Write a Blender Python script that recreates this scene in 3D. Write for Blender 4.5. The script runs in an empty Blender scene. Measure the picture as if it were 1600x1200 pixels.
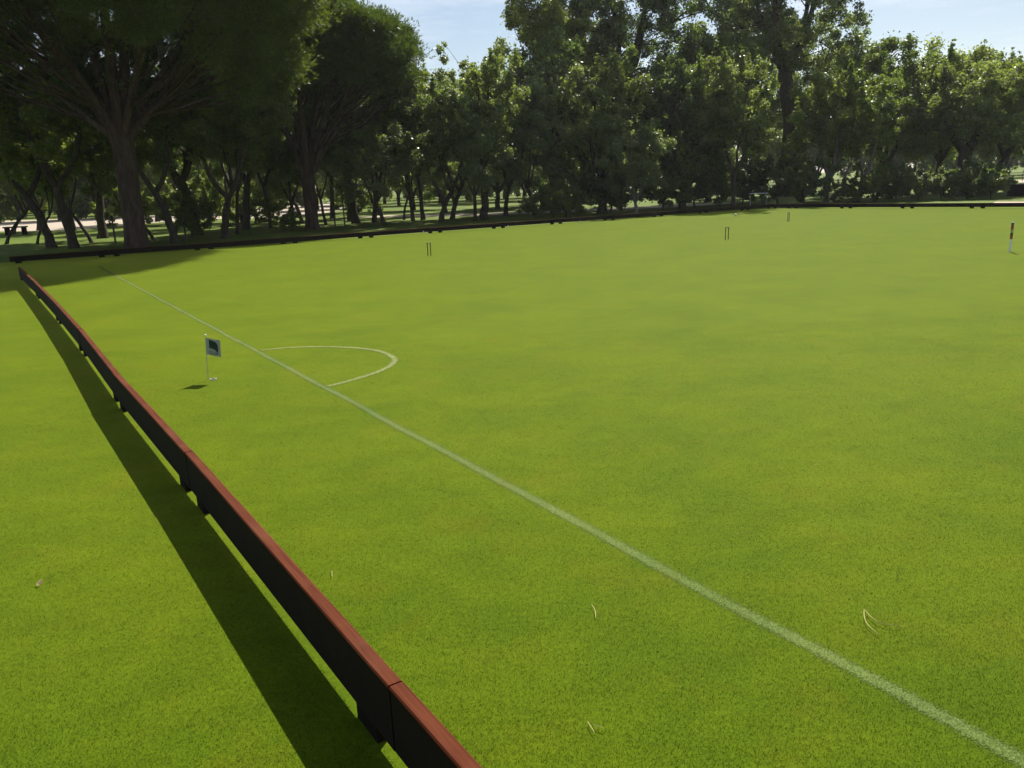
import bpy, math, random
import numpy as np
from mathutils import Matrix, Vector

# ------------------------------------------------------------------ camera, sky, sun, exposure
SC = bpy.context.scene
COL = SC.collection
F_PX, PITCH, ROLL, CAM_H = 1250.0, 0.244, 0.041, 1.569
_fw = np.array([0, math.cos(PITCH), -math.sin(PITCH)])
_u0 = np.array([0, math.sin(PITCH), math.cos(PITCH)])
_r = np.array([1.0, 0, 0]) * math.cos(ROLL) - _u0 * math.sin(ROLL)
_u = np.cross(_r, _fw)
cam_d = bpy.data.cameras.new('camera')
cam = bpy.data.objects.new('camera', cam_d)
COL.objects.link(cam)
cam_d.sensor_width = 36.0
cam_d.lens = 36.0 * F_PX / 1600.0
cam_d.clip_start, cam_d.clip_end = 0.05, 2000.0
m = Matrix.Identity(4)
for i in range(3):
    m[i][0], m[i][1], m[i][2] = _r[i], _u[i], -_fw[i]
m[2][3] = CAM_H
cam.matrix_world = m
SC.camera = cam

SUN_AZ, SUN_EL = math.radians(19.5), math.radians(45.0)      # azimuth measured from +Y towards +X
world = bpy.data.worlds.new('World')
SC.world = world
world.use_nodes = True
wn = world.node_tree.nodes
wl = world.node_tree.links
bg = wn['Background']
sky = wn.new('ShaderNodeTexSky')
sky.sky_type = 'NISHITA'
sky.sun_disc = False
sky.sun_elevation = SUN_EL
sky.sun_rotation = SUN_AZ
sky.altitude = 0.0
sky.air_density, sky.dust_density, sky.ozone_density = 1.0, 0.7, 1.0
bg.inputs['Strength'].default_value = 0.05
# thin streaks of high cloud
tc = wn.new('ShaderNodeTexCoord')
mp = wn.new('ShaderNodeMapping')
mp.inputs['Rotation'].default_value = (0.0, math.radians(12), 0.0)
mp.inputs['Scale'].default_value = (1.6, 1.6, 9.0)
nz = wn.new('ShaderNodeTexNoise')
nz.inputs['Scale'].default_value = 2.2
nz.inputs['Detail'].default_value = 6.0
nz.inputs['Roughness'].default_value = 0.6
rp = wn.new('ShaderNodeValToRGB')
rp.color_ramp.elements[0].position = 0.42
rp.color_ramp.elements[0].color = (0, 0, 0, 1)
rp.color_ramp.elements[1].position = 0.66
rp.color_ramp.elements[1].color = (0.55, 0.55, 0.55, 1)
mx = wn.new('ShaderNodeMixRGB')
mx.inputs['Color2'].default_value = (11.0, 11.6, 12.4, 1)
wl.new(tc.outputs['Generated'], mp.inputs['Vector'])
wl.new(mp.outputs[0], nz.inputs['Vector'])
wl.new(nz.outputs['Fac'], rp.inputs['Fac'])
wl.new(rp.outputs['Color'], mx.inputs['Fac'])
wl.new(sky.outputs[0], mx.inputs['Color1'])
wl.new(mx.outputs[0], bg.inputs['Color'])

sun_d = bpy.data.lights.new('sun', 'SUN')
sun_d.energy = 5.0
sun_d.angle = math.radians(0.5)
sun_d.color = (1.0, 0.95, 0.86)
sun = bpy.data.objects.new('sun', sun_d)
COL.objects.link(sun)
sdir = Vector((math.sin(SUN_AZ) * math.cos(SUN_EL), math.cos(SUN_AZ) * math.cos(SUN_EL), math.sin(SUN_EL)))
sun.rotation_euler = sdir.to_track_quat('Z', 'Y').to_euler()
sun.location = sdir * 60

SC.view_settings.view_transform = 'Standard'
SC.view_settings.look = 'None'
SC.view_settings.exposure = 0.95
SC.view_settings.gamma = 1.0
SC.cycles.max_bounces = 6
SC.cycles.diffuse_bounces = 3
SC.cycles.transmission_bounces = 4
SC.cycles.transparent_max_bounces = 8

# ------------------------------------------------------------------ helpers
R = np.random.default_rng(7)
random.seed(7)


def G(px, py, z=0.0):
    """point of the photograph -> point of the horizontal plane at height z"""
    d = (px - 800) / F_PX * _r - (py - 600) / F_PX * _u + _fw
    t = (z - CAM_H) / d[2]
    p = d * t
    return Vector((p[0], p[1], z))


def tag(o, label=None, cat=None, group=None, kind=None):
    if label: o['label'] = label
    if cat: o['category'] = cat
    if group: o['group'] = group
    if kind: o['kind'] = kind
    return o


def empty(name, loc, rz=0.0, label=None, cat=None, group=None):
    o = bpy.data.objects.new(name, None)
    o.empty_display_size = 0.2
    COL.objects.link(o)
    o.location = loc
    o.rotation_euler = (0, 0, rz)
    return tag(o, label, cat, group)


def mesh_np(name, V, Fq, mat, tone=None, smooth=False):
    """V (n,3) array, Fq list of face arrays (each (k,3) or (k,4))"""
    me = bpy.data.meshes.new(name)
    V = np.asarray(V, dtype=np.float32)
    if not isinstance(Fq, list): Fq = [Fq]
    loops = np.concatenate([f.reshape(-1) for f in Fq]).astype(np.int32)
    tot = np.concatenate([np.full(len(f), f.shape[1], dtype=np.int32) for f in Fq])
    start = np.concatenate([[0], np.cumsum(tot)[:-1]]).astype(np.int32)
    me.vertices.add(len(V)); me.vertices.foreach_set('co', V.reshape(-1))
    me.loops.add(len(loops)); me.loops.foreach_set('vertex_index', loops)
    me.polygons.add(len(tot)); me.polygons.foreach_set('loop_start', start)
    me.polygons.foreach_set('loop_total', tot)
    if smooth: me.polygons.foreach_set('use_smooth', np.ones(len(tot), dtype=bool))
    me.update(calc_edges=True)
    if tone is not None:
        a = me.attributes.new('tone', 'FLOAT', 'FACE')
        a.data.foreach_set('value', np.asarray(tone, dtype=np.float32))
    me.materials.append(mat)
    return me


def link(name, me, parent=None, loc=None):
    o = bpy.data.objects.new(name, me)
    COL.objects.link(o)
    if parent is not None: o.parent = parent
    if loc is not None: o.location = loc
    return o


class MB:
    """collects simple solids into one mesh"""
    def __init__(s): s.V, s.F = [], []
    def add(s, V, F):
        k = len(s.V)
        s.V += [tuple(v) for v in V]
        s.F += [tuple(i + k for i in f) for f in F]
    def box(s, c, d, bev=0.0, rz=0.0):
        x, y, z = d[0] / 2, d[1] / 2, d[2] / 2
        b = bev
        ca, sa = math.cos(rz), math.sin(rz)
        prof = [(-y + b, -z), (y - b, -z), (y, -z + b), (y, z - b), (y - b, z), (-y + b, z), (-y, z - b), (-y, -z + b)] if b else [(-y, -z), (y, -z), (y, z), (-y, z)]
        V = []
        for sx in (-x, x):
            for (py, pz) in prof:
                V.append((c[0] + sx * ca - py * sa, c[1] + sx * sa + py * ca, c[2] + pz))
        n = len(prof)
        F = [tuple(reversed(range(n))), tuple(range(n, 2 * n))] + [(i, (i + 1) % n, n + (i + 1) % n, n + i) for i in range(n)]
        s.add(V, F)
    def tube(s, pts, rad, n=8, cap=True):
        V, F = tube(pts, rad, n)
        F = [tuple(f) for f in F]
        if cap:
            F.append(tuple(reversed(range(n)))); F.append(tuple(range(len(V) - n, len(V))))
        s.add(V, F)
    def sphere(s, c, r, n=12, sc=(1, 1, 1)):
        V, F = [], []
        for i in range(n // 2 + 1):
            th = math.pi * i / (n // 2)
            for j in range(n):
                ph = 2 * math.pi * j / n
                V.append((c[0] + r * sc[0] * math.sin(th) * math.cos(ph), c[1] + r * sc[1] * math.sin(th) * math.sin(ph), c[2] + r * sc[2] * math.cos(th)))
        for i in range(n // 2):
            for j in range(n):
                F.append((i * n + j, (i + 1) * n + j, (i + 1) * n + (j + 1) % n, i * n + (j + 1) % n))
        s.add(V, F)
    def mesh(s, name, mat, smooth=False):
        me = bpy.data.meshes.new(name)
        me.from_pydata(s.V, [], s.F)
        me.materials.append(mat)
        me.validate()
        if smooth:
            for p in me.polygons: p.use_smooth = True
        return me
    def build(s, name, mat, parent=None, loc=None, smooth=False):
        return link(name, s.mesh(name, mat, smooth), parent, loc)


def tube(pts, rad, n=6):
    P = np.asarray(pts, float)
    rad = np.asarray(rad, float)
    T = np.gradient(P, axis=0)
    T /= np.linalg.norm(T, axis=1)[:, None] + 1e-9
    ref = np.array([0.13, 0.91, 0.2]) if abs(T[0][2]) > 0.6 else np.array([0.1, 0.15, 1.0])
    A = np.cross(T, ref); A /= np.linalg.norm(A, axis=1)[:, None] + 1e-9
    B = np.cross(T, A)
    ang = np.arange(n) * 2 * math.pi / n
    V = P[:, None, :] + rad[:, None, None] * (np.cos(ang)[None, :, None] * A[:, None, :] + np.sin(ang)[None, :, None] * B[:, None, :])
    k = len(P)
    i = np.arange(k - 1)[:, None] * n
    j = np.arange(n)[None, :]
    F = np.stack([i + j, i + (j + 1) % n, i + n + (j + 1) % n, i + n + j], axis=-1).reshape(-1, 4)
    return V.reshape(-1, 3), F


def bez(a, b, c, k=6, d=None):
    t = np.linspace(0, 1, k)[:, None]
    a, b, c = (np.asarray(q, float) for q in (a, b, c))
    if d is None:
        return (1 - t) ** 2 * a + 2 * t * (1 - t) * b + t * t * c
    d = np.asarray(d, float)
    return (1 - t) ** 3 * a + 3 * t * (1 - t) ** 2 * b + 3 * t * t * (1 - t) * c + t ** 3 * d


# ------------------------------------------------------------------ materials
def new_mat(name):
    mt = bpy.data.materials.new(name)
    mt.use_nodes = True
    nt = mt.node_tree
    return mt, nt, nt.nodes, nt.links, nt.nodes['Principled BSDF']


def ramp(N, pts):
    r = N.new('ShaderNodeValToRGB')
    e = r.color_ramp.elements
    while len(e) < len(pts): e.new(0.5)
    for k, (p, c) in enumerate(pts):
        e[k].position = p
        e[k].color = (*c, 1) if len(c) == 3 else c
    return r


def noise(N, L, vec, scale, detail=4, rough=0.55, sc=None):
    n = N.new('ShaderNodeTexNoise')
    n.inputs['Scale'].default_value = scale
    n.inputs['Detail'].default_value = detail
    n.inputs['Roughness'].default_value = rough
    if sc is not None:
        mpn = N.new('ShaderNodeMapping')
        mpn.inputs['Scale'].default_value = sc
        L.new(vec, mpn.inputs['Vector'])
        vec = mpn.outputs[0]
    L.new(vec, n.inputs['Vector'])
    return n


def mixc(N, L, fac, a, b, mode='MIX'):
    x = N.new('ShaderNodeMixRGB')
    x.blend_type = mode
    for s, v in (('Fac', fac), ('Color1', a), ('Color2', b)):
        if isinstance(v, (int, float)): x.inputs[s].default_value = v
        elif isinstance(v, tuple): x.inputs[s].default_value = (*v, 1)
        else: L.new(v, x.inputs[s])
    return x


def simple(name, col, rough=0.6, nscale=8.0, var=0.25, bump=0.0, spec=0.4, metal=0.0):
    mt, nt, N, L, P = new_mat(name)
    c = N.new('ShaderNodeTexCoord')
    n = noise(N, L, c.outputs['Object'], nscale, 5)
    x = mixc(N, L, n.outputs['Fac'], tuple(v * (1 - var) for v in col), tuple(min(1, v * (1 + var)) for v in col))
    L.new(x.outputs[0], P.inputs['Base Color'])
    P.inputs['Roughness'].default_value = rough
    P.inputs['Specular IOR Level'].default_value = spec
    P.inputs['Metallic'].default_value = metal
    if bump:
        b = N.new('ShaderNodeBump')
        b.inputs['Strength'].default_value = bump
        b.inputs['Distance'].default_value = 0.01
        L.new(n.outputs['Fac'], b.inputs['Height'])
        L.new(b.outputs[0], P.inputs['Normal'])
    return mt


GREEN_A, GREEN_B, GREEN_C = (0.074, 0.114, 0.0035), (0.047, 0.088, 0.003), (0.094, 0.107, 0.005)


def turf_colour(N, L, vec):
    big = noise(N, L, vec, 0.8, 9, 0.72)
    rb = ramp(N, [(0.36, (0, 0, 0)), (0.62, (1, 1, 1))]); L.new(big.outputs['Fac'], rb.inputs['Fac'])
    c1 = mixc(N, L, rb.outputs['Color'], GREEN_B, GREEN_A)
    yel = noise(N, L, vec, 1.9, 5, 0.62, (1, 1, 1))
    ry = ramp(N, [(0.52, (0, 0, 0)), (0.78, (0.75, 0.75, 0.75))]); L.new(yel.outputs['Fac'], ry.inputs['Fac'])
    c2 = mixc(N, L, ry.outputs['Color'], c1.outputs[0], GREEN_C)
    pat = noise(N, L, vec, 5.5, 4, 0.65, (0.7, 1, 1))
    rpp = ramp(N, [(0.3, (0.88, 0.88, 0.88)), (0.7, (1.09, 1.08, 1.08))]); L.new(pat.outputs['Fac'], rpp.inputs['Fac'])
    c3 = mixc(N, L, 1.0, c2.outputs[0], rpp.outputs['Color'], 'MULTIPLY')
    return c3


def make_turf():
    mt, nt, N, L, P = new_mat('mown_turf')
    g = N.new('ShaderNodeNewGeometry')
    vec = g.outputs['Position']
    c = turf_colour(N, L, vec)
    f1 = noise(N, L, vec, 190, 3, 0.7)
    f2 = noise(N, L, vec, 48, 4, 0.7)
    rf = ramp(N, [(0.30, (0.55, 0.58, 0.5)), (0.5, (0.97, 0.97, 0.97)), (0.72, (1.4, 1.35, 1.4))]); L.new(f1.outputs['Fac'], rf.inputs['Fac'])
    rg = ramp(N, [(0.3, (0.72, 0.75, 0.7)), (0.7, (1.25, 1.2, 1.25))]); L.new(f2.outputs['Fac'], rg.inputs['Fac'])
    a = mixc(N, L, 1.0, c.outputs[0], rf.outputs['Color'], 'MULTIPLY')
    b = mixc(N, L, 1.0, a.outputs[0], rg.outputs['Color'], 'MULTIPLY')
    L.new(b.outputs[0], P.inputs['Base Color'])
    P.inputs['Roughness'].default_value = 0.75
    P.inputs['Specular IOR Level'].default_value = 0.01
    P.inputs['Sheen Weight'].default_value = 0.20
    P.inputs['Sheen Roughness'].default_value = 0.45
    P.inputs['Sheen Tint'].default_value = (1.0, 1.0, 0.14, 1)
    bp = N.new('ShaderNodeBump')
    bp.inputs['Strength'].default_value = 0.45
    bp.inputs['Distance'].default_value = 0.004
    L.new(f1.outputs['Fac'], bp.inputs['Height'])
    L.new(bp.outputs[0], P.inputs['Normal'])
    return mt


def make_blades():
    mt, nt, N, L, P = new_mat('grass_blade')
    g = N.new('ShaderNodeNewGeometry')
    c = turf_colour(N, L, g.outputs['Position'])
    at = N.new('ShaderNodeAttribute'); at.attribute_name = 'tone'
    rf = ramp(N, [(0.0, (0.72, 0.75, 0.7)), (0.6, (1.1, 1.1, 1.1)), (0.93, (1.45, 1.35, 1.6)), (1.0, (2.2, 1.9, 3.0))]); L.new(at.outputs['Fac'], rf.inputs['Fac'])
    b = mixc(N, L, 1.0, c.outputs[0], rf.outputs['Color'], 'MULTIPLY')
    # whitewashed blades on the boundary line
    sp = N.new('ShaderNodeSeparateXYZ'); L.new(g.outputs['Position'], sp.inputs[0])
    p1, p2 = LINE_A, LINE_B
    dx, dy = (p2 - p1).normalized().x, (p2 - p1).normalized().y
    off = -(-dy * p1.x + dx * p1.y)
    m1 = N.new('ShaderNodeMath'); m1.operation = 'MULTIPLY'; L.new(sp.outputs[0], m1.inputs[0]); m1.inputs[1].default_value = -dy
    m2 = N.new('ShaderNodeMath'); m2.operation = 'MULTIPLY_ADD'; L.new(sp.outputs[1], m2.inputs[0]); m2.inputs[1].default_value = dx; m2.inputs[2].default_value = off
    m3 = N.new('ShaderNodeMath'); m3.operation = 'ADD'; L.new(m1.outputs[0], m3.inputs[0]); L.new(m2.outputs[0], m3.inputs[1])
    m4 = N.new('ShaderNodeMath'); m4.operation = 'ABSOLUTE'; L.new(m3.outputs[0], m4.inputs[0])
    rl = ramp(N, [(LINE_W * 0.12, (0.14, 0.14, 0.14)), (LINE_W * 0.66, (0, 0, 0))]); L.new(m4.outputs[0], rl.inputs['Fac'])
    b2 = mixc(N, L, rl.outputs['Color'], b.outputs[0], (0.42, 0.45, 0.26))
    L.new(b2.outputs[0], P.inputs['Base Color'])
    P.inputs['Roughness'].default_value = 0.6
    P.inputs['Specular IOR Level'].default_value = 0.10
    tr = N.new('ShaderNodeBsdfTranslucent'); L.new(b2.outputs[0], tr.inputs['Color'])
    ms = N.new('ShaderNodeMixShader'); ms.inputs[0].default_value = 0.45
    out = N['Material Output']
    L.new(P.outputs[0], ms.inputs[1]); L.new(tr.outputs[0], ms.inputs[2]); L.new(ms.outputs[0], out.inputs['Surface'])
    return mt


def make_ground():
    mt, nt, N, L, P = new_mat('rough_grass')
    g = N.new('ShaderNodeNewGeometry')
    vec = g.outputs['Position']
    n1 = noise(N, L, vec, 0.35, 5, 0.6)
    n2 = noise(N, L, vec, 6, 5, 0.7)
    r1 = ramp(N, [(0.35, (0.07, 0.105, 0.014)), (0.55, (0.105, 0.15, 0.016)), (0.74, (0.13, 0.13, 0.04))]); L.new(n1.outputs['Fac'], r1.inputs['Fac'])
    r2 = ramp(N, [(0.3, (0.55, 0.55, 0.55)), (0.7, (1.3, 1.3, 1.3))]); L.new(n2.outputs['Fac'], r2.inputs['Fac'])
    a = mixc(N, L, 1.0, r1.outputs['Color'], r2.outputs['Color'], 'MULTIPLY')
    L.new(a.outputs[0], P.inputs['Base Color'])
    P.inputs['Roughness'].default_value = 0.9
    P.inputs['Specular IOR Level'].default_value = 0.1
    bp = N.new('ShaderNodeBump'); bp.inputs['Strength'].default_value = 0.8; bp.inputs['Distance'].default_value = 0.06
    L.new(n2.outputs['Fac'], bp.inputs['Height']); L.new(bp.outputs[0], P.inputs['Normal'])
    return mt


def make_chalk(name, amount, col):
    mt, nt, N, L, P = new_mat(name)
    g = N.new('ShaderNodeNewGeometry')
    vec = g.outputs['Position']
    c = turf_colour(N, L, vec)
    f = noise(N, L, vec, 170, 3, 0.75)
    sp_ = ramp(N, [(0.30, (0.62, 0.64, 0.58)), (0.5, (0.97, 0.97, 0.97)), (0.72, (1.4, 1.35, 1.4))]); L.new(f.outputs['Fac'], sp_.inputs['Fac'])
    h = noise(N, L, vec, 2.2, 4, 0.6)
    rf = ramp(N, [(0.36, (0, 0, 0)), (0.62, (1, 1, 1))]); L.new(f.outputs['Fac'], rf.inputs['Fac'])
    rh = ramp(N, [(0.25, (amount * 0.55,) * 3), (0.7, (min(1, amount * 1.25),) * 3)]); L.new(h.outputs['Fac'], rh.inputs['Fac'])
    fac = mixc(N, L, 1.0, rf.outputs['Color'], rh.outputs['Color'], 'MULTIPLY')
    L.new(mixc(N, L, 1.0, mixc(N, L, fac.outputs[0], c.outputs[0], col).outputs[0], sp_.outputs['Color'], 'MULTIPLY').outputs[0], P.inputs['Base Color'])
    P.inputs['Roughness'].default_value = 0.85
    P.inputs['Specular IOR Level'].default_value = 0.1
    # ragged edges: the paint thins out between the blades (transparent gaps)
    uv = N.new('ShaderNodeUVMap')
    sp = N.new('ShaderNodeSeparateXYZ'); L.new(uv.outputs[0], sp.inputs[0])
    e = N.new('ShaderNodeMath'); e.operation = 'PINGPONG'; e.inputs[1].default_value = 0.5; L.new(sp.outputs[0], e.inputs[0])
    e2 = N.new('ShaderNodeMath'); e2.operation = 'MULTIPLY_ADD'; e2.inputs[1].default_value = 1.25; e2.inputs[2].default_value = 0.10; L.new(e.outputs[0], e2.inputs[0])
    k = noise(N, L, vec, 130, 3, 0.8)
    e3 = N.new('ShaderNodeMath'); e3.operation = 'GREATER_THAN'; L.new(e2.outputs[0], e3.inputs[0]); L.new(k.outputs['Fac'], e3.inputs[1])
    L.new(e3.outputs[0], P.inputs['Alpha'])
    return mt


def make_leaf(name, dark, light, transl=0.35, rough=0.42, spec=0.5, tcol=None):
    mt, nt, N, L, P = new_mat(name)
    at = N.new('ShaderNodeAttribute'); at.attribute_name = 'tone'
    oi = N.new('ShaderNodeObjectInfo')
    r = ramp(N, [(0.0, dark), (0.8, light), (0.96, tuple(min(1, v * 1.35) for v in light)), (1.0, (light[0] * 1.5, light[1] * 1.3, light[2]))])
    L.new(at.outputs['Fac'], r.inputs['Fac'])
    hv = N.new('ShaderNodeHueSaturation')
    mr = N.new('ShaderNodeMapRange'); L.new(oi.outputs['Random'], mr.inputs['Value']); mr.inputs['To Min'].default_value = 0.8; mr.inputs['To Max'].default_value = 1.2
    mh = N.new('ShaderNodeMapRange'); L.new(oi.outputs['Random'], mh.inputs['Value']); mh.inputs['To Min'].default_value = 0.515; mh.inputs['To Max'].default_value = 0.485
    L.new(mr.outputs[0], hv.inputs['Value']); L.new(mh.outputs[0], hv.inputs['Hue'])
    L.new(r.outputs['Color'], hv.inputs['Color'])
    L.new(hv.outputs[0], P.inputs['Base Color'])
    P.inputs['Roughness'].default_value = rough
    P.inputs['Specular IOR Level'].default_value = spec
    tr = N.new('ShaderNodeBsdfTranslucent')
    tm = mixc(N, L, 1.0, hv.outputs[0], tcol or (1.75, 1.8, 0.8), 'MULTIPLY')
    L.new(tm.outputs[0], tr.inputs['Color'])
    ms = N.new('ShaderNodeMixShader'); ms.inputs[0].default_value = transl
    L.new(P.outputs[0], ms.inputs[1]); L.new(tr.outputs[0], ms.inputs[2]); L.new(ms.outputs[0], N['Material Output'].inputs['Surface'])
    return mt


def make_bark(name, a, b, scale=3.0):
    mt, nt, N, L, P = new_mat(name)
    c = N.new('ShaderNodeTexCoord')
    n = noise(N, L, c.outputs['Object'], scale, 6, 0.7, (4, 4, 1))
    r = ramp(N, [(0.35, a), (0.65, b)]); L.new(n.outputs['Fac'], r.inputs['Fac'])
    L.new(r.outputs['Color'], P.inputs['Base Color'])
    P.inputs['Roughness'].default_value = 0.9
    P.inputs['Specular IOR Level'].default_value = 0.15
    bp = N.new('ShaderNodeBump'); bp.inputs['Strength'].default_value = 1.0; bp.inputs['Distance'].default_value = 0.05
    L.new(n.outputs['Fac'], bp.inputs['Height']); L.new(bp.outputs[0], P.inputs['Normal'])
    return mt


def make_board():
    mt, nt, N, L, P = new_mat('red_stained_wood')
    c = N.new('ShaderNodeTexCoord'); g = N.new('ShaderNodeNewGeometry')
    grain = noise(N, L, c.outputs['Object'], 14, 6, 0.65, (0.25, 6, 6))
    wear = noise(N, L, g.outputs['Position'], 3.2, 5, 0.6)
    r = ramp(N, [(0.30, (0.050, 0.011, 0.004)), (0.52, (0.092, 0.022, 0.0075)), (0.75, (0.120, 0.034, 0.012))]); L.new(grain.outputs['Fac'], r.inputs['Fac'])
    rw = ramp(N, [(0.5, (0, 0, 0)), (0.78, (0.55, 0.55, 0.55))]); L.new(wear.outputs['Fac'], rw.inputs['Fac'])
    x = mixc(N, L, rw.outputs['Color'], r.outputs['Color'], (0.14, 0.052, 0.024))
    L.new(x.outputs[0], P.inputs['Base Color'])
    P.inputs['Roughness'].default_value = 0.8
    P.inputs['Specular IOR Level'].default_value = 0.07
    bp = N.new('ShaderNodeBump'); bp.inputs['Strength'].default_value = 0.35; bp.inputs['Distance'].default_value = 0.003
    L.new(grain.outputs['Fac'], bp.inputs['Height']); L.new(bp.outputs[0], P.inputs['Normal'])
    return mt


LINE_A, LINE_B = G(170, 425), G(1600, 1190)
LINE_B = LINE_B + (LINE_B - LINE_A).normalized() * 2.5
LINE_A = LINE_A - (LINE_B - LINE_A).normalized() * 2.0
LINE_W = 0.115

M = dict(
    turf=make_turf(), blade=make_blades(), ground=make_ground(),
    line=make_chalk('worn_white_paint', 0.42, (0.195, 0.230, 0.090)),
    arc=make_chalk('worn_cream_paint', 0.85, (0.26, 0.27, 0.10)),
    board=make_board(),
    board_side=simple('shaded_brown_wood', (0.013, 0.009, 0.006), 0.85, 9, 0.35, 0.3, 0.12),  # dark wood, with the sides' deep shade put into the colour
    foot=simple('dark_wood', (0.012, 0.008, 0.006), 0.9, spec=0.1),  # near-black: the shade on the feet is in this colour too
    bench=simple('brown_wood', (0.05, 0.03, 0.022), 0.8),
    path=simple('pale_sand', (0.38, 0.32, 0.25), 0.95, 2.0, 0.22, 0.3, 0.1),
    paving=simple('pale_paving', (0.48, 0.37, 0.30), 0.9, 4.0, 0.2, 0.3, 0.1),
    hoop=simple('rusty_black_iron', (0.035, 0.022, 0.012), 0.5, 30, 0.5, 0.2, 0.5),
    white=simple('white_paint', (0.78, 0.78, 0.74), 0.5, 20, 0.06),
    grey=simple('grey_metal', (0.35, 0.36, 0.36), 0.45, 20, 0.15),
    black=simple('black_paint', (0.02, 0.02, 0.02), 0.5, 20, 0.3),
    red=simple('red_paint', (0.32, 0.035, 0.025), 0.45, 20, 0.15),
    yellow=simple('yellow_paint', (0.34, 0.36, 0.16), 0.45, 20, 0.1),
    blue=simple('blue_paint', (0.03, 0.06, 0.16), 0.45, 20, 0.15),
    stone=simple('pale_stone', (0.42, 0.40, 0.36), 0.85, 9, 0.25, 0.4),
    needle=simple('dry_needle', (0.40, 0.35, 0.13), 0.6, 30, 0.25),
    dryleaf=simple('dry_leaf', (0.36, 0.26, 0.11), 0.6, 30, 0.3),
    bark=make_bark('dark_bark', (0.028, 0.022, 0.016), (0.085, 0.068, 0.05)),
    bark_pine=make_bark('pine_bark', (0.035, 0.024, 0.018), (0.10, 0.068, 0.05), 1.6),
    bark_pale=make_bark('pale_bark', (0.10, 0.09, 0.07), (0.24, 0.22, 0.18), 2.5),
    pine=make_leaf('pine_needles', (0.042, 0.068, 0.016), (0.095, 0.135, 0.028), 0.45, 0.45, 0.4, (1.7, 1.6, 0.65)),
    leaf=make_leaf('broad_leaves', (0.062, 0.090, 0.022), (0.150, 0.190, 0.046), 0.52, 0.45, 0.45),
    leaf_dark=make_leaf('dark_leaves', (0.054, 0.082, 0.028), (0.120, 0.158, 0.052), 0.50, 0.45, 0.45),
    leaf_pale=make_leaf('silvery_leaves', (0.085, 0.115, 0.050), (0.165, 0.205, 0.090), 0.48, 0.42, 0.5),
)

# ------------------------------------------------------------------ ground sheets
def poly(name, pts, z, mat, kind='structure'):
    me = bpy.data.meshes.new(name)
    me.from_pydata([(p[0], p[1], z) for p in pts], [], [tuple(range(len(pts)))])
    me.materials.append(mat)
    me.update()
    o = link(name, me)
    o['kind'] = kind
    if me.polygons[0].normal.z < 0: me.flip_normals()
    return o


def smooth_poly(pts, it=3):
    P = np.array([(p[0], p[1]) for p in pts], float)
    for _ in range(it):
        Q = np.roll(P, -1, axis=0)
        P = np.stack([P * 0.75 + Q * 0.25, P * 0.25 + Q * 0.75], axis=1).reshape(-1, 2)
    return [tuple(p) for p in P]


poly('ground', [(-900, -300), (900, -300), (900, 1500), (-900, 1500)], -0.004, M['ground'])

# fence geometry -----------------------------------------------------------
BOARD_TOP = 0.262
near_px = [(610, 1072), (287, 707), (176, 582.5), (122, 513.5), (84.5, 473), (54, 441)]
near = [G(x, y, BOARD_TOP) for x, y in near_px]
for v in near: v.z = 0
d_near = (near[3] - near[0]).normalized()
P1 = 2.5
near = [near[0] - d_near * P1 * 2 + Vector((0.04, 0, 0)), near[0] - d_near * P1] + near
f1a, f1b = G(452, 380.5), G(774, 357)
f2a, f2b = G(1322, 325.5), G(1527, 325.5)


def isect(p, d, q, e):
    det = d.x * -e.y + e.x * d.y
    s = ((q.x - p.x) * -e.y + e.x * (q.y - p.y)) / det
    return p + d * s


d1 = (f1b - f1a).normalized()
d2 = (f2b - f2a).normalized()
corner_l = isect(f1a, d1, near[-1], (near[-1] - near[-3]).normalized())
corner_r = isect(f1a, d1, f2a, d2)
lawn_pts = [near[0] - d_near * 6 + Vector((-14, -8, 0)), Vector((30, -6, 0)), f2b + d2 * 14 + Vector((4, 2.4, 0)),
            corner_r + Vector((0.0, 0.6, 0)), f1a - d1 * 0 + Vector((-0.3, 0.5, 0)), corner_l + Vector((-0.5, 0.6, 0)), corner_l + Vector((-14, -7.5, 0))]
poly('lawn', lawn_pts, 0.0, M['turf'])


def strip(name, pts, w, z, mat):
    P = np.array([(p[0], p[1]) for p in pts], float)
    T = np.gradient(P, axis=0); T /= np.linalg.norm(T, axis=1)[:, None]
    Nn = np.stack([-T[:, 1], T[:, 0]], axis=1)
    V = [(*(p + n * w / 2), z) for p, n in zip(P, Nn)] + [(*(p - n * w / 2), z) for p, n in zip(P, Nn)]
    k = len(P)
    me = bpy.data.meshes.new(name)
    me.from_pydata(V, [], [(i, k + i, k + i + 1, i + 1) for i in range(k - 1)])
    uvl = me.uv_layers.new()
    for pl in me.polygons:
        for li in pl.loop_indices:
            vi = me.loops[li].vertex_index
            uvl.data[li].uv = (0.0 if vi < k else 1.0, (vi % k) / k)
    me.materials.append(mat)
    me.update()
    if me.polygons[0].normal.z < 0: me.flip_normals()
    o = link(name, me); o['kind'] = 'structure'
    return o


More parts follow.
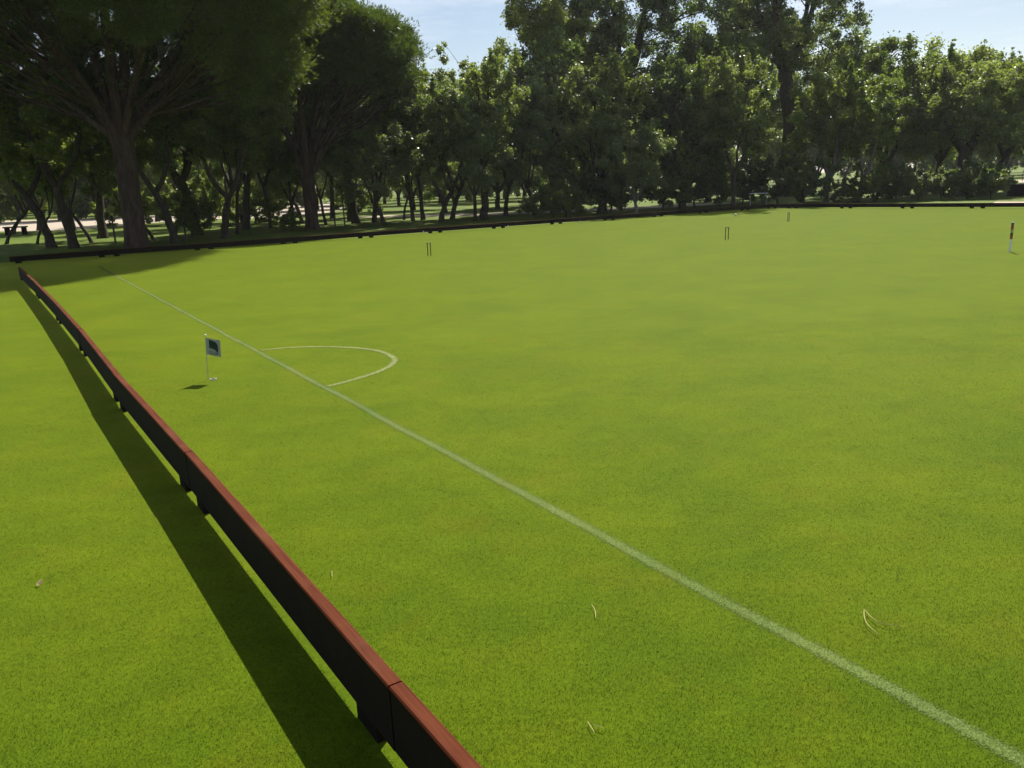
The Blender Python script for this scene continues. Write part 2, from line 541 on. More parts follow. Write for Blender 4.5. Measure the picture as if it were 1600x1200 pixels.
n_seg = 60
strip('boundary_line', [LINE_A.lerp(LINE_B, i / n_seg) + Vector((0.006 * math.sin(i * 1.7), 0.006 * math.sin(i * 1.1), 0)) for i in range(n_seg + 1)], LINE_W * 1.3, 0.0015, M['line'])
arc_px = [(408, 548), (425, 545.8), (444, 543.8), (480, 542.3), (514, 542), (557.8, 543.8), (590.6, 548.1), (606, 553.5), (615, 558.5), (618, 562.3), (615, 568), (608, 573.3), (595, 579.5), (579.7, 585.3), (546.9, 595.2), (520.6, 602), (512, 604)]
apts = np.array([tuple(G(x, y))[:2] for x, y in arc_px])
s = np.concatenate([[0], np.cumsum(np.linalg.norm(np.diff(apts, axis=0), axis=1))])
q = np.linspace(0, s[-1], 60)
ap = np.stack([np.interp(q, s, apts[:, 0]), np.interp(q, s, apts[:, 1])], axis=1)
for _ in range(3): ap[1:-1] = (ap[:-2] + ap[1:-1] * 2 + ap[2:]) / 4
strip('penalty_arc_line', ap, 0.16, 0.003, M['arc'])

# paths and the pale car park seen between the trunks -------------------------
poly('car_park', smooth_poly([G(-260, 363), G(60, 362), G(150, 357), G(225, 349), G(330, 342), G(440, 341), G(560, 326), G(560, 312), G(400, 326), G(250, 337), G(100, 342), G(-400, 358)]), 0.004, M['path'])
poly('path', smooth_poly([G(560, 340.5), G(700, 338), G(900, 331.5), G(1150, 318.5), G(1150, 315.5), G(900, 328), G(700, 334.5), G(560, 337.5)], 2), 0.008, M['path'])
poly('garden_path', smooth_poly([G(1560, 285.6), G(1640, 284.5), G(1900, 284), G(1900, 278), G(1640, 280), G(1560, 282)], 2), 0.004, M['path'])
poly('paving', [G(1545, 319.6), G(1700, 319.6), G(1760, 315.5), G(1556, 315.5)], 0.008, M['paving'])

# ------------------------------------------------------------------ low board fence
BOARD_TH = 0.042
BOARD_Z0 = 0.051
CAP_T = 0.012
board_meshes = {}


def fence_panel(a, b, label, group, dz=0.0, BOARD_TOP=0.262):
    a, b = Vector(a), Vector(b)
    L = (b - a).length
    rz = math.atan2((b - a).y, (b - a).x)
    key = (round(L, 2), BOARD_TOP)
    if key not in board_meshes:
        mb = MB()
        ln = L - 0.006
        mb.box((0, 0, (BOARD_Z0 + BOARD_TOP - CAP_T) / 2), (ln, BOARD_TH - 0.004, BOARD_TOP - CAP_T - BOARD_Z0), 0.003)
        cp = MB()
        cp.box((0, 0, BOARD_TOP - CAP_T / 2), (ln, BOARD_TH + 0.003, CAP_T), 0.004)  # thin cap parts the red sunlit top from the shade-coloured sides
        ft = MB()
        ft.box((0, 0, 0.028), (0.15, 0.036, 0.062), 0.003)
        board_meshes[key] = (mb.mesh('board', M['board_side']), ft.mesh('foot', M['foot']), cp.mesh('top_face', M['board']))
    bm, fm, cm = board_meshes[key]
    e = empty('board_fence', ((a + b) / 2) + Vector((0, 0, dz)), rz, label, 'fence', group)
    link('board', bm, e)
    link('top_face', cm, e)
    for sx in (-1, 1):
        o = link('foot', fm, e)
        o.location = (sx * (L / 2 - 0.20), 0, -dz)
    return e


off = Vector((-d_near.y, d_near.x, 0)) * -BOARD_TH / 2      # joints were read on the left edge of the top
if off.x < 0: off = -off
NG = 'low red-brown boards down the left side of the lawn'
near_labels = ['low red-brown board nearest the camera, running out of the bottom edge',
               'low red-brown board in the foreground, crossing the bottom edge of the photo',
               'long red-brown board from the big foreground joint up to the joint below the flag shadow',
               'red-brown board left of the flag, third visible piece from the camera',
               'red-brown board left of the flag, fourth visible piece from the camera',
               'red-brown board fifth from the camera, where the row bends slightly',
               'short-looking red-brown board second from the far left corner, end in tree shade',
               'red-brown board at the far left corner, lying in tree shade']
end_l = G(27.5, 417.5, BOARD_TOP); end_l.z = 0
seq = near + [end_l]
for i in range(len(seq) - 1):
    a, b = seq[i] + off, seq[i + 1] + off
    if (b - a).length < 0.5: continue
    jig = Vector((0.006 * math.sin(i * 2.3), 0, 0))
    fence_panel(a + jig, b - jig, near_labels[min(i, 7)], NG, 0.003 * math.sin(i * 3.1))

FG = 'dark low boards along the far sides of the lawn'
i = 0
t0 = (f1a - corner_l).length
k0 = -int(t0 // 2.66) - 1
tt = [corner_l]
for k in range(k0, 40):
    p = f1a + d1 * (k * 2.655)
    if (p - corner_l).dot(d1) > 0.4 and (corner_r - p).dot(d1) > 0.4: tt.append(p)
tt.append(corner_r)
for i in range(len(tt) - 1):
    n_ = i + 1
    word = ['first', 'second', 'third', 'fourth', 'fifth', 'sixth', 'seventh', 'eighth', 'ninth', 'tenth', 'eleventh', 'twelfth', 'thirteenth'][min(i, 12)]
    fence_panel(tt[i], tt[i + 1], 'low dark board along the far side, %s from the left corner' % word, FG, 0.002 * math.sin(i * 2.2), 0.198)
tt = [corner_r]
base = f2a
for k in range(-3, 9):
    p = base + d2 * (k * 2.73)
    if (p - corner_r).dot(d2) > 0.4: tt.append(p)
for i in range(len(tt) - 1):
    word = ['first', 'second', 'third', 'fourth', 'fifth', 'sixth', 'seventh', 'eighth', 'ninth', 'tenth', 'eleventh', 'twelfth'][min(i, 11)]
    fence_panel(tt[i], tt[i + 1], 'low dark board with lit top, %s to the right of the far corner' % word, FG, 0.002 * math.sin(i * 2.2), 0.198)

# ------------------------------------------------------------------ croquet hoops, peg, flag, markers
def hoop(pa, pb, label, scale=1.0):
    a, b = G(*pa), G(*pb)
    c = (a + b) / 2
    d = b - a
    rz = math.atan2(d.y, d.x)
    w = 0.108
    e = empty('croquet_hoop', c, rz, label, 'hoop', 'croquet hoops on the lawn')
    for sx in (-1, 1):
        mb = MB(); mb.tube([(sx * w / 2, 0, -0.02), (sx * w / 2, 0, 0.297)], [0.0105, 0.0105], 10)
        mb.build('leg', M['hoop'], e)
    mb = MB(); mb.box((0, 0, 0.303), (w + 0.024, 0.022, 0.018), 0.003)
    mb.build('crown_bar', M['hoop'], e)
    return e


hoop((667.6, 400), (674.5, 399), 'dark iron croquet hoop nearest the left, alone in the middle of the lawn')
hoop((1133.3, 374.5), (1138, 374), 'dark iron croquet hoop standing between the other two hoops')
hoop((1230, 346.5), (1233.5, 346), 'small dark croquet hoop farthest away, near the far corner of boards')

c = G(1577.7, 393.5)
e = empty('winning_peg', c, 0, 'white wooden croquet peg with coloured bands on its upper half, at the right edge', 'peg')
mb = MB(); mb.tube([(0, 0, -0.02), (0, 0, 0.51)], [0.0205, 0.0205], 14); mb.build('shaft', M['white'], e)
for z0, z1, mt in ((0.235, 0.30, 'black'), (0.30, 0.36, 'hoop')):
    pass
for z0, z1, mt in ((0.490, 0.530, 'blue'), (0.405, 0.489, 'red'), (0.345, 0.404, 'yellow'), (0.296, 0.344, 'black'), (0.232, 0.295, 'red')):
    mb = MB(); mb.tube([(0, 0, z0), (0, 0, z1)], [0.0222, 0.0222], 14)
    mb.build('colour_band', M[mt], e)
mb = MB(); mb.tube([(0, 0, 0.530), (0, 0, 0.540)], [0.0205, 0.017], 14); mb.build('cap', M['white'], e)

# small flag with a club emblem
c = G(325.3, 592.5)
FLG = empty('pin_flag', c, 0, 'small white pin flag with a dark green emblem on a thin grey pole', 'flag')
FLG.rotation_euler = (0, math.radians(3.8), 0)
mb = MB(); mb.tube([(0, 0, -0.02), (0, 0, 0.39)], [0.0028, 0.0028], 8); mb.build('pole', M['grey'], FLG)
mb = MB(); mb.sphere((0, 0, 0.397), 0.0095, 10); mb.build('finial', M['white'], FLG, smooth=True)


def make_cloth():
    mt, nt, N, L, P = new_mat('flag_cloth')
    c = N.new('ShaderNodeTexCoord'); n = noise(N, L, c.outputs['Object'], 400, 2)
    x = mixc(N, L, n.outputs['Fac'], (0.28, 0.30, 0.25), (0.36, 0.38, 0.32))
    L.new(x.outputs[0], P.inputs['Base Color']); P.inputs['Roughness'].default_value = 0.8
    tr = N.new('ShaderNodeBsdfTranslucent'); tr.inputs['Color'].default_value = (0.5, 0.5, 0.4, 1)
    ms = N.new('ShaderNodeMixShader'); ms.inputs[0].default_value = 0.10
    L.new(P.outputs[0], ms.inputs[1]); L.new(tr.outputs[0], ms.inputs[2]); L.new(ms.outputs[0], N['Material Output'].inputs['Surface'])
    return mt


cloth = make_cloth()
emb = simple('flag_green', (0.010, 0.030, 0.018), 0.7, 200, 0.2)
emb_l = simple('flag_pale_green', (0.06, 0.13, 0.08), 0.7, 200, 0.2)
FW, FH, Z0 = 0.142, 0.150, 0.224
FROT = math.radians(-13)
fl_root = bpy.data.objects.new('flag', None)


def flag_pt(u, v, dep=0.0):
    """u 0..1 along the fly, v 0..1 up; gentle ripple"""
    x = 0.003 + u * FW
    y = 0.006 * math.sin(u * 5.0) * u + dep
    z = Z0 + v * FH - 0.014 * u + 0.002 * math.sin(u * 9)
    ca, sa = math.cos(FROT), math.sin(FROT)
    return (x * ca - y * sa, x * sa + y * ca, z)


def cloth_grid(u0, u1, v0, v1, dep, nu=10, nv=4):
    V, F = [], []
    for j in range(nv + 1):
        for i_ in range(nu + 1):
            V.append(flag_pt(u0 + (u1 - u0) * i_ / nu, v0 + (v1 - v0) * j / nv, dep))
    for j in range(nv):
        for i_ in range(nu):
            a = j * (nu + 1) + i_
            F.append((a, a + 1, a + nu + 2, a + nu + 1))
    return V, F


mb = MB(); mb.add(*cloth_grid(0, 1, 0, 1, 0.0005, 16, 6)); mb.add(*cloth_grid(0, 1, 0, 1, 0.0012, 16, 6))
cl = mb.build('flag_cloth', cloth, FLG, smooth=True)
# emblem: dark green field with a curved right shoulder, pale tree/arch marks, a swoosh and letters below
mb = MB()
pts = []
for (u, v) in [(0.19, 0.40), (0.19, 0.90), (0.30, 0.905), (0.42, 0.90), (0.55, 0.88), (0.66, 0.84), (0.74, 0.76), (0.80, 0.68), (0.82, 0.56), (0.82, 0.24), (0.70, 0.28), (0.58, 0.37), (0.46, 0.405), (0.32, 0.41)]:
    pts.append(flag_pt(u, v, -0.0006))
mb.add(pts, [tuple(range(len(pts)))])
em = mb.build('emblem', emb, cl)
mb = MB()
for (u, v, r_) in [(0.47, 0.70, 0.055), (0.55, 0.62, 0.04), (0.40, 0.60, 0.045), (0.60, 0.76, 0.03)]:
    ring = [flag_pt(u + r_ * math.cos(t) * 1.0, v + r_ * 1.3 * math.sin(t), -0.0010 - r_ * 0.005) for t in np.linspace(0, 2 * math.pi, 11)[:-1]]
    mb.add(ring, [tuple(range(10))])
V_, F_ = cloth_grid(0.21, 0.80, 0.475, 0.495, -0.0011, 8, 1); mb.add(V_, F_)
mb.build('tree_mark', emb_l, cl)
# letters C C V M
LET = {'C': [((1, .85), (.75, 1)), ((.75, 1), (.25, 1)), ((.25, 1), (0, .8)), ((0, .8), (0, .2)), ((0, .2), (.25, 0)), ((.25, 0), (.75, 0)), ((.75, 0), (1, .15))],
       'V': [((0, 1), (.5, 0)), ((.5, 0), (1, 1))],
       'M': [((0, 0), (0, 1)), ((0, 1), (.5, .35)), ((.5, .35), (1, 1)), ((1, 1), (1, 0))]}
mb = MB()
for k, ch in enumerate('CCVM'):
    u0 = 0.20 + k * 0.162
    for (a, b) in LET[ch]:
        pa = (u0 + a[0] * 0.115, 0.085 + a[1] * 0.145); pb = (u0 + b[0] * 0.115, 0.085 + b[1] * 0.145)
        dx, dy = pb[0] - pa[0], pb[1] - pa[1]
        ln = math.hypot(dx, dy); nx, ny = -dy / ln * 0.014, dx / ln * 0.014
        mb.add([flag_pt(pa[0] + nx, pa[1] + ny, -0.0007), flag_pt(pb[0] + nx, pb[1] + ny, -0.0007), flag_pt(pb[0] - nx, pb[1] - ny, -0.0007), flag_pt(pa[0] - nx, pa[1] - ny, -0.0007)], [(0, 1, 2, 3)])
mb.build('lettering', emb, cl)
bpy.data.objects.remove(fl_root)

# white rimmed hole beside the flag
c = G(333.2, 592.8)
mb = MB()
n = 20
for r0, r1, z0, z1 in ((0.024, 0.030, 0.007, 0.007), (0.024, 0.024, 0.007, -0.06)):
    V = [(r * math.cos(2 * math.pi * k / n), r * math.sin(2 * math.pi * k / n), z) for r, z in ((r0, z0), (r1, z1)) for k in range(n)]
    mb.add(V, [(k, (k + 1) % n, n + (k + 1) % n, n + k) for k in range(n)])
V = [(0.030 * math.cos(2 * math.pi * k / n), 0.030 * math.sin(2 * math.pi * k / n), z) for z in (0.007, 0.0) for k in range(n)]
mb.add(V, [(k, (k + 1) % n, n + (k + 1) % n, n + k) for k in range(n)])
tag(mb.build('hole_cup', M['stone'], None, c), 'white rim of a small hole in the turf beside the flag pole', 'hole')

for (x, y, h, lb) in ((662, 366, 0.115, 'small white marker peg by the far board, above the left hoop'),
                      (794, 357.3, 0.115, 'small white marker peg by the far board, middle one of three'),
                      (907, 350.5, 0.13, 'small white marker peg in the tree shadow by the far board')):
    mb = MB(); mb.tube([(0, 0, -0.01), (0, 0, h * 0.9), (0, 0, h)], [0.016, 0.016, 0.007], 10)
    tag(mb.build('marker_peg', M['white'], None, G(x, y)), lb, 'marker peg', 'white marker pegs along the far board')
mb = MB(); mb.sphere((0, 0, 0.045), 0.045, 14)
tag(mb.build('croquet_ball', M['white'], None, G(1149.5, 337.5), True), 'small white ball on the lawn near the far boards', 'ball')

# pine needles and a dry leaf on the grass
def needle(pxs, label, r=0.0011, grp='dry pine needles lying on the lawn'):
    P = np.array([tuple(G(x, y)) for x, y in pxs])
    c = P.mean(axis=0)
    k = np.linspace(0, len(P) - 1, 9)
    Q = np.stack([np.interp(k, np.arange(len(P)), P[:, a]) for a in range(3)], axis=1)
    for _ in range(2): Q[1:-1] = (Q[:-2] + 2 * Q[1:-1] + Q[2:]) / 4
    Q = Q - c
    Q[:, 2] = 0.011 + 0.002 * np.sin(np.linspace(0, 3, 9))
    return Q, c, r


def needle_thing(strands, label, r=0.0012):
    c0 = None
    mb = MB()
    for pxs in strands:
        Q, c, _ = needle(pxs, label)
        if c0 is None: c0 = c
        mb.tube(Q + (c - c0), [r * 0.6] + [r] * 7 + [r * 0.3], 5)
    tag(mb.build('pine_needle', M['needle'], None, tuple(c0)), label, 'pine needle', 'dry pine needles lying on the lawn')


needle_thing([[(1350, 956), (1349, 970), (1356, 984), (1374, 996)], [(1351, 957), (1362, 972), (1380, 981), (1409, 983)]], 'largest pair of dry pine needles joined at one end, right of the white line', 0.0013)
needle_thing([[(924, 948), (930, 957), (931, 970)]], 'single curved pine needle on the turf below the middle of the photo')
needle_thing([[(918, 1132), (923, 1141), (929, 1150)], [(926, 1137), (934, 1140), (944, 1144)]], 'small crossed pair of pine needles near the bottom edge')
needle_thing([[(519, 895), (519.5, 905)]], 'short pine needle beside the red-brown board', 0.0010)
needle_thing([[(1152, 838), (1166, 836), (1184, 838)]], 'faint thin pine needle above the white line', 0.0010)
mb = MB()
a = G(57, 918); b = G(69, 913)
d = (b - a); L_ = d.length; ang = math.atan2(d.y, d.x)
mb.add([(-L_ / 2, 0, 0.008), (-L_ * .2, .012, .016), (L_ * .25, .010, .022), (L_ / 2, 0, 0.026), (L_ * .2, -.006, .012), (-L_ * .2, -.007, .008)], [(0, 5, 4, 3, 2, 1)])
o = tag(mb.build('dry_leaf', M['dryleaf'], None, (a + b) / 2), 'small curled tan leaf on the grass at the left edge', 'leaf')
o.rotation_euler = (0, 0, ang)

# ------------------------------------------------------------------ near turf blades
def grass_blades():
    n = 1200000
    y = 1.0 + 7.5 * R.random(n) ** 1.9
    x = (R.random(n) * 2 - 1) * (1.6 + 0.80 * y) + 0.1
    dens_keep = R.random(n) < np.clip(1.15 - 0.09 * y, 0, 1)
    x, y = x[dens_keep], y[dens_keep]
    # keep clear of the boards' footprint
    dn = np.array([d_near.x, d_near.y]); nn = np.array([-dn[1], dn[0]])
    o_ = np.array([near[2].x + off.x, near[2].y + off.y])
    dist = np.abs((x - o_[0]) * nn[0] + (y - o_[1]) * nn[1])
    ok = dist > 0.02
    x, y = x[ok], y[ok]
    n = len(x)
    h = 0.0052 * (0.7 + 0.6 * R.random(n))
    w = 0.0009 * (0.8 + 0.5 * R.random(n))
    a = R.random(n) * math.pi * 2
    ln = R.normal(0, 0.55, (n, 2))
    V = np.zeros((n, 3, 3))
    V[:, 0] = np.stack([x - np.cos(a) * w, y - np.sin(a) * w, np.full(n, -0.001)], 1)
    V[:, 1] = np.stack([x + np.cos(a) * w, y + np.sin(a) * w, np.full(n, -0.001)], 1)
    V[:, 2] = np.stack([x + ln[:, 0] * h, y + ln[:, 1] * h, h], 1)
    me = mesh_np('grass_blades', V.reshape(-1, 3), np.arange(n * 3).reshape(-1, 3), M['blade'], R.random(n))
    o = link('grass', me)
    tag(o, 'short mown grass blades of the green lawn', 'grass', kind='stuff')


grass_blades()

# ------------------------------------------------------------------ trees
def leaves(centres, radii, counts, size, flat=1.0, up=0.0, aspect=0.5, rng=R):
    """leaf-sized faces scattered round clump centres"""
    idx = np.repeat(np.arange(len(centres)), counts)
    n = len(idx)
    d = rng.normal(0, 1, (n, 3)); d /= np.linalg.norm(d, axis=1)[:, None]
    rr = rng.random(n) ** 0.45
    P = centres[idx] + d * (rr * radii[idx])[:, None] * np.array([1, 1, flat])
    nrm = rng.normal(0, 1, (n, 3)) + d * 0.7 + np.array([0, 0, up])
    nrm /= np.linalg.norm(nrm, axis=1)[:, None]
    t = np.cross(nrm, rng.normal(0, 1, (n, 3))); t /= np.linalg.norm(t, axis=1)[:, None] + 1e-9
    b = np.cross(nrm, t)
    sz = size * (0.6 + 0.8 * rng.random(n))
    V = np.zeros((n, 4, 3))
    V[:, 0] = P - t * sz[:, None]
    V[:, 1] = P + b * (sz * aspect)[:, None] - t * (sz * 0.1)[:, None]
    V[:, 2] = P + t * sz[:, None]
    V[:, 3] = P - b * (sz * aspect)[:, None] - t * (sz * 0.1)[:, None]
    tone = np.clip(0.5 + 0.28 * rng.normal(0, 1, n) * 0.7 + 0.25 * (rng.random(len(centres))[idx] - 0.5), 0, 1)
    return V.reshape(-1, 3), np.arange(n * 4).reshape(-1, 4), tone


def tufts(centres, radii, counts, length, rng=R):
    """bundles of thin needles standing off the clump surfaces"""
    idx = np.repeat(np.arange(len(centres)), counts)
    n = len(idx)
    d = rng.normal(0, 1, (n, 3)); d[:, 2] += 0.35; d /= np.linalg.norm(d, axis=1)[:, None]
    P = centres[idx] + d * (rng.random(n) ** 0.4 * radii[idx])[:, None] * np.array([1, 1, 0.75])
    k = 5
    P = np.repeat(P, k, axis=0); D = np.repeat(d, k, axis=0)
    n = len(P)
    D = D + rng.normal(0, 0.45, (n, 3)) + np.array([0, 0, 0.45]); D /= np.linalg.norm(D, axis=1)[:, None]
    side = np.cross(D, rng.normal(0, 1, (n, 3))); side /= np.linalg.norm(side, axis=1)[:, None] + 1e-9
    ln = length * (0.7 + 0.6 * rng.random(n))
    w = ln * 0.085
    V = np.zeros((n, 3, 3))
    V[:, 0] = P - side * w[:, None]
    V[:, 1] = P + side * w[:, None]
    V[:, 2] = P + D * ln[:, None]
    tone = np.clip(0.45 + 0.2 * rng.normal(0, 1, n) + 0.35 * (rng.random(len(centres))[idx].repeat(k) - 0.5), 0, 1)
    return V.reshape(-1, 3), np.arange(n * 3).reshape(-1, 3), tone


class Wood:
    def __init__(s): s.V, s.F, s.n = [], [], 0
    def add(s, pts, rad, n=6):
        V, F = tube(pts, rad, n)
        s.V.append(V); s.F.append(F + s.n); s.n += len(V)
    def mesh(s, name, mat):
        return mesh_np(name, np.concatenate(s.V), np.concatenate(s.F), mat, smooth=True)


def wobble(P, amp, rng):
    k = len(P)
    w = rng.normal(0, amp, (k, 3)); w[0] = 0; w[:, 2] *= 0.3
    return P + np.cumsum(w, axis=0) * 0.5


def near_on(paths, c):
    """closest skeleton point that lies lower than the clump"""
    best, bp, br = 1e9, None, 0.02
    for P, rad in paths:
        d = np.linalg.norm(P - c, axis=1) + np.where(P[:, 2] > c[2] - 0.15, 3.0, 0)
        k = int(np.argmin(d))
        if d[k] < best: best, bp, br = d[k], P[k], rad[k]
    return bp, br


def broadleaf(limb=0.72, H=8.0, R0=2.6, zb=2.4, tr=0.14, n_lobe=9, n_clump=110, per=190, size=0.075, seed=1, lean=(0, 0), forks=3, open_=0.0, fork_z=None, flatR=1.0):
    """a crown of leaf clumps on lobes round a real limb skeleton; returns meshes (trunk, crown)"""
    rng = np.random.default_rng(seed)
    w = Wood()
    fz = fork_z or zb * 0.95
    top = np.array([lean[0], lean[1], fz])
    tp = wobble(bez((0, 0, -0.15), (lean[0] * 0.25, lean[1] * 0.25, fz * 0.5), top, 8), tr * 0.35, rng)
    rads = np.linspace(1.0, 0.78, 8) * tr; rads[0] *= 1.45; rads[1] *= 1.12
    w.add(tp, rads, 9)
    top = tp[-1]
    cz = (zb + H) / 2; rz = (H - zb) / 2
    lobes = []
    for k in range(n_lobe):
        a = k * 2.4 + rng.random() * 0.8
        zz = -0.75 + 1.6 * (k + 0.5) / n_lobe
        rr = math.sqrt(max(0.05, 1 - (zz * 0.85) ** 2)) * (0.45 + 0.25 * rng.random())
        lobes.append((np.array([lean[0] * 1.3 + math.cos(a) * rr * R0, lean[1] * 1.3 + math.sin(a) * rr * R0 * flatR, cz + zz * rz * 0.78]), R0 * (0.36 + 0.20 * rng.random())))
    paths = []
    for f in range(forks):
        a = f * 2 * math.pi / forks + rng.random()
        end = np.array([lean[0] * 1.2 + math.cos(a) * R0 * 0.4, lean[1] * 1.2 + math.sin(a) * R0 * 0.4, H - (0.8 + rng.random()) * rz * 0.5])
        P = wobble(bez(top, top + np.array([math.cos(a) * R0 * 0.32, math.sin(a) * R0 * 0.32, rz * 0.4]), end, 9), R0 * 0.03, rng)
        rad = np.linspace(tr * limb, tr * 0.12, 9)
        w.add(P, rad, 6); paths.append((P, rad))
    for c, r_ in lobes:
        b, br = near_on(paths, c)
        P = wobble(bez(b, (b + c) / 2 + np.array([0, 0, 0.1 * R0]), c, 6), R0 * 0.02, rng)
        rad = np.linspace(max(br * 0.6, 0.02), 0.014, 6)
        w.add(P, rad, 5); paths.append((P, rad))
    C, RR = [], []
    for k in range(n_clump):
        c, r_ = lobes[int(rng.integers(len(lobes)))]
        d = rng.normal(0, 1, 3); d /= np.linalg.norm(d)
        p = c + d * r_ * (0.55 + 0.6 * rng.random()) * np.array([1, 1, 0.95])
        C.append(p); RR.append(min(R0, 4.2) * (0.075 + 0.10 * rng.random()) * (1 - 0.2 * open_))
    zt = np.quantile([c[2] for c in C], 0.6)
    tops = [c for c in C if c[2] > zt]
    for k in range(int(3 + R0 * 2.5)):
        b = tops[int(rng.integers(len(tops)))]
        hgt = min(R0, 3.0) * (0.12 + 0.14 * rng.random())
        for q in range(4):
            C.append(b + np.array([rng.normal() * 0.04, rng.normal() * 0.04, 1.0]) * hgt * (0.35 + 0.42 * q)); RR.append(min(R0, 3.0) * (0.07 - 0.012 * q))
    C, RR = np.array(C), np.array(RR)
    dd = np.linalg.norm(C[:, None] - C[None], axis=2) + 1e3 * np.eye(len(C))
    nd = np.sort(dd, axis=1)[:, 2]
    ok = nd < np.median(nd) * 2.1
    C, RR = C[ok], RR[ok]
    for p in C[::2]:
        b, br = near_on(paths, p)
        if np.linalg.norm(b - p) < R0 * 0.55:
            w.add(bez(b, (b + p) / 2 + np.array([0, 0, 0.05]), p, 4), np.linspace(0.016, 0.007, 4) * (R0 / 2.6), 4)
    cnt = np.maximum(9, (per * 0.82 * (RR / RR.mean()) ** 2)).astype(int)
    V, F, tone = leaves(C, RR, cnt, size, 0.85, 0.3, 0.5, rng)
    # loose single leaves feathering the outline
    V2, F2, t2 = leaves(C, RR * 1.5, np.maximum(2, cnt // 8), size, 1.0, 0.3, 0.5, rng)
    V, F, tone = np.concatenate([V, V2]), np.concatenate([F, F2 + len(V)]), np.concatenate([tone, t2])
    return w, (V, F, tone)


def put_tree(name, meshes, loc, rz, sc, label, group, cat='tree'):
    e = empty(name, (loc[0], loc[1], 0), rz, label, cat, group)
    e.scale = sc if isinstance(sc, tuple) else (sc, sc, sc)
    link('trunk', meshes[0], e)
    link('crown', meshes[1], e)
    return e


def as_meshes(wv, bark, leafm):
    w, (V, F, tone) = wv
    return w.mesh('trunk', bark), mesh_np('crown', V, F, leafm, tone)


# --- stone pines -------------------------------------------------------------
def pine(loc, fork_h, tr, hull, n_clump, per, clump_r, length, limbs, seed, centre, label, twigs=0.3):
    """hull: function z -> (radius, inner fraction); clumps fill an umbrella-shaped shell"""
    rng = np.random.default_rng(seed)
    w = Wood()
    z0, z1 = hull['z']
    tp = wobble(bez((0, 0, -0.2), (0.0, 0, fork_h * 0.5), (hull['lean'][0], hull['lean'][1], fork_h), 9), tr * 0.05, rng)
    rad = np.linspace(1.0, 1.0, 9) * tr; rad[0] *= 1.35; rad[1] *= 1.12; rad[-1] *= 1.12; rad[-2] *= 1.05
    w.add(tp, rad, 14)
    top = tp[-1]
    cx, cy = centre
    paths = []
    for (dx, dy, z, r0) in limbs:
        end = np.array([cx + dx, cy + dy, z])
        mid1 = top + (end - top) * np.array([0.30, 0.30, 0.36])
        mid2 = top + (end - top) * np.array([0.62, 0.62, 0.76])
        P = wobble(bez(top - np.array([0, 0, 0.25]), mid1, mid2, 12, end), tr * 0.10, rng)
        rd = np.linspace(r0, r0 * 0.22, 12)
        w.add(P, rd, 8); paths.append((P, rd))
    prim = list(paths)
    C = []
    zs = np.array(hull['zr'])[:, 0]; rs = np.array(hull['zr'])[:, 1]; inn = np.array(hull['zr'])[:, 2]
    while len(C) < n_clump:
        z = z0 + (z1 - z0) * rng.random()
        Rz, I = np.interp(z, zs, rs), np.interp(z, zs, inn)
        if rng.random() > Rz / rs.max(): continue
        a = rng.random() * 2 * math.pi
        r_ = Rz * (I + (1 - I) * rng.random() ** 0.6) if len(C) % 2 else Rz * rng.uniform(0.93, 1.0)
        if hull.get('low') and z < hull['low'](r_ * math.cos(a), r_ * math.sin(a)) + 0.3 * rng.normal(): continue
        C.append((cx + r_ * math.cos(a), cy + r_ * math.sin(a), z + 0.15 * rng.normal()))
    C = np.array(C)
    # secondary boughs fan out from the limbs to groups of clumps
    order = rng.permutation(len(C))[: int(len(C) * twigs)]
    for k in order:
        c = C[k]
        cand = [(np.linalg.norm((P[6:] - c) * np.array([1, 1, 1.3]), axis=1).min(), i) for i, (P, _) in enumerate(prim)]
        P, rd = prim[min(cand)[1]]
        horiz = np.linalg.norm(c[:2] - P[:, :2], axis=1)
        want = c[2] - 0.55 * horiz - 0.3
        j = int(np.clip(np.argmin(np.abs(P[:, 2] - want)), 2, 10))
        b = P[j]
        m1 = b + (c - b) * np.array([0.45, 0.45, 0.25])
        Q = wobble(bez(b, m1, c, 7), 0.05, rng)
        w.add(Q, np.linspace(min(rd[j] * 0.5, 0.075), 0.016, 7), 5)
    RR = clump_r * (0.7 + 0.7 * rng.random(len(C)))
    V, F, tone = tufts(C, RR, (per * (RR / clump_r) ** 2).astype(int) + 10, length, rng)
    V2, F2, t2 = tufts(C, RR * 1.9, (per * 0.28 * (RR / clump_r) ** 2).astype(int) + 10, length, rng)
    V, F, tone = np.concatenate([V, V2]), np.concatenate([F, F2 + len(V)]), np.concatenate([tone, t2])
    e = empty('stone_pine', (loc[0], loc[1], 0), 0, label, 'pine tree', 'stone pines behind the boards')
    link('trunk', w.mesh('trunk', M['bark_pine']), e)
    link('crown', mesh_np('crown', V, F, M['pine'], tone), e)
    return e


p1 = G(215, 387)
pine(p1, 3.6, 0.34,
     dict(low=lambda x, y: 7.0 - 2.6 * min(1, max(0, (x - 1.2) / 3.2)) - 0.9 * min(1, max(0, (-3.5 - x) / 2)), z=(4.3, 13.3), lean=(0.05, 0.0), zr=[(4.2, 3.9, 0.75), (5.5, 5.2, 0.50), (6.8, 6.0, 0.35), (8.5, 6.5, 0.15), (10.5, 6.7, 0.0), (12.0, 5.4, 0.0), (13.4, 2.0, 0.0)]),
     950, 190, 0.44, 0.15,
     [(-4.4, 0.3, 9.0, 0.22), (-2.6, 1.6, 9.4, 0.16), (0.0, -0.6, 11.0, 0.21), (0.9, 0.8, 11.0, 0.20), (5.0, 0.4, 7.6, 0.17), (3.4, 2.6, 9.0, 0.15), (3.0, -2.6, 9.0, 0.13), (-2.4, -3.0, 8.6, 0.14), (-5.4, -1.2, 7.0, 0.12)],
     11, (0.35, 0.2), 'huge stone pine with a thick forked trunk and wide dark crown at top left', 0.16)
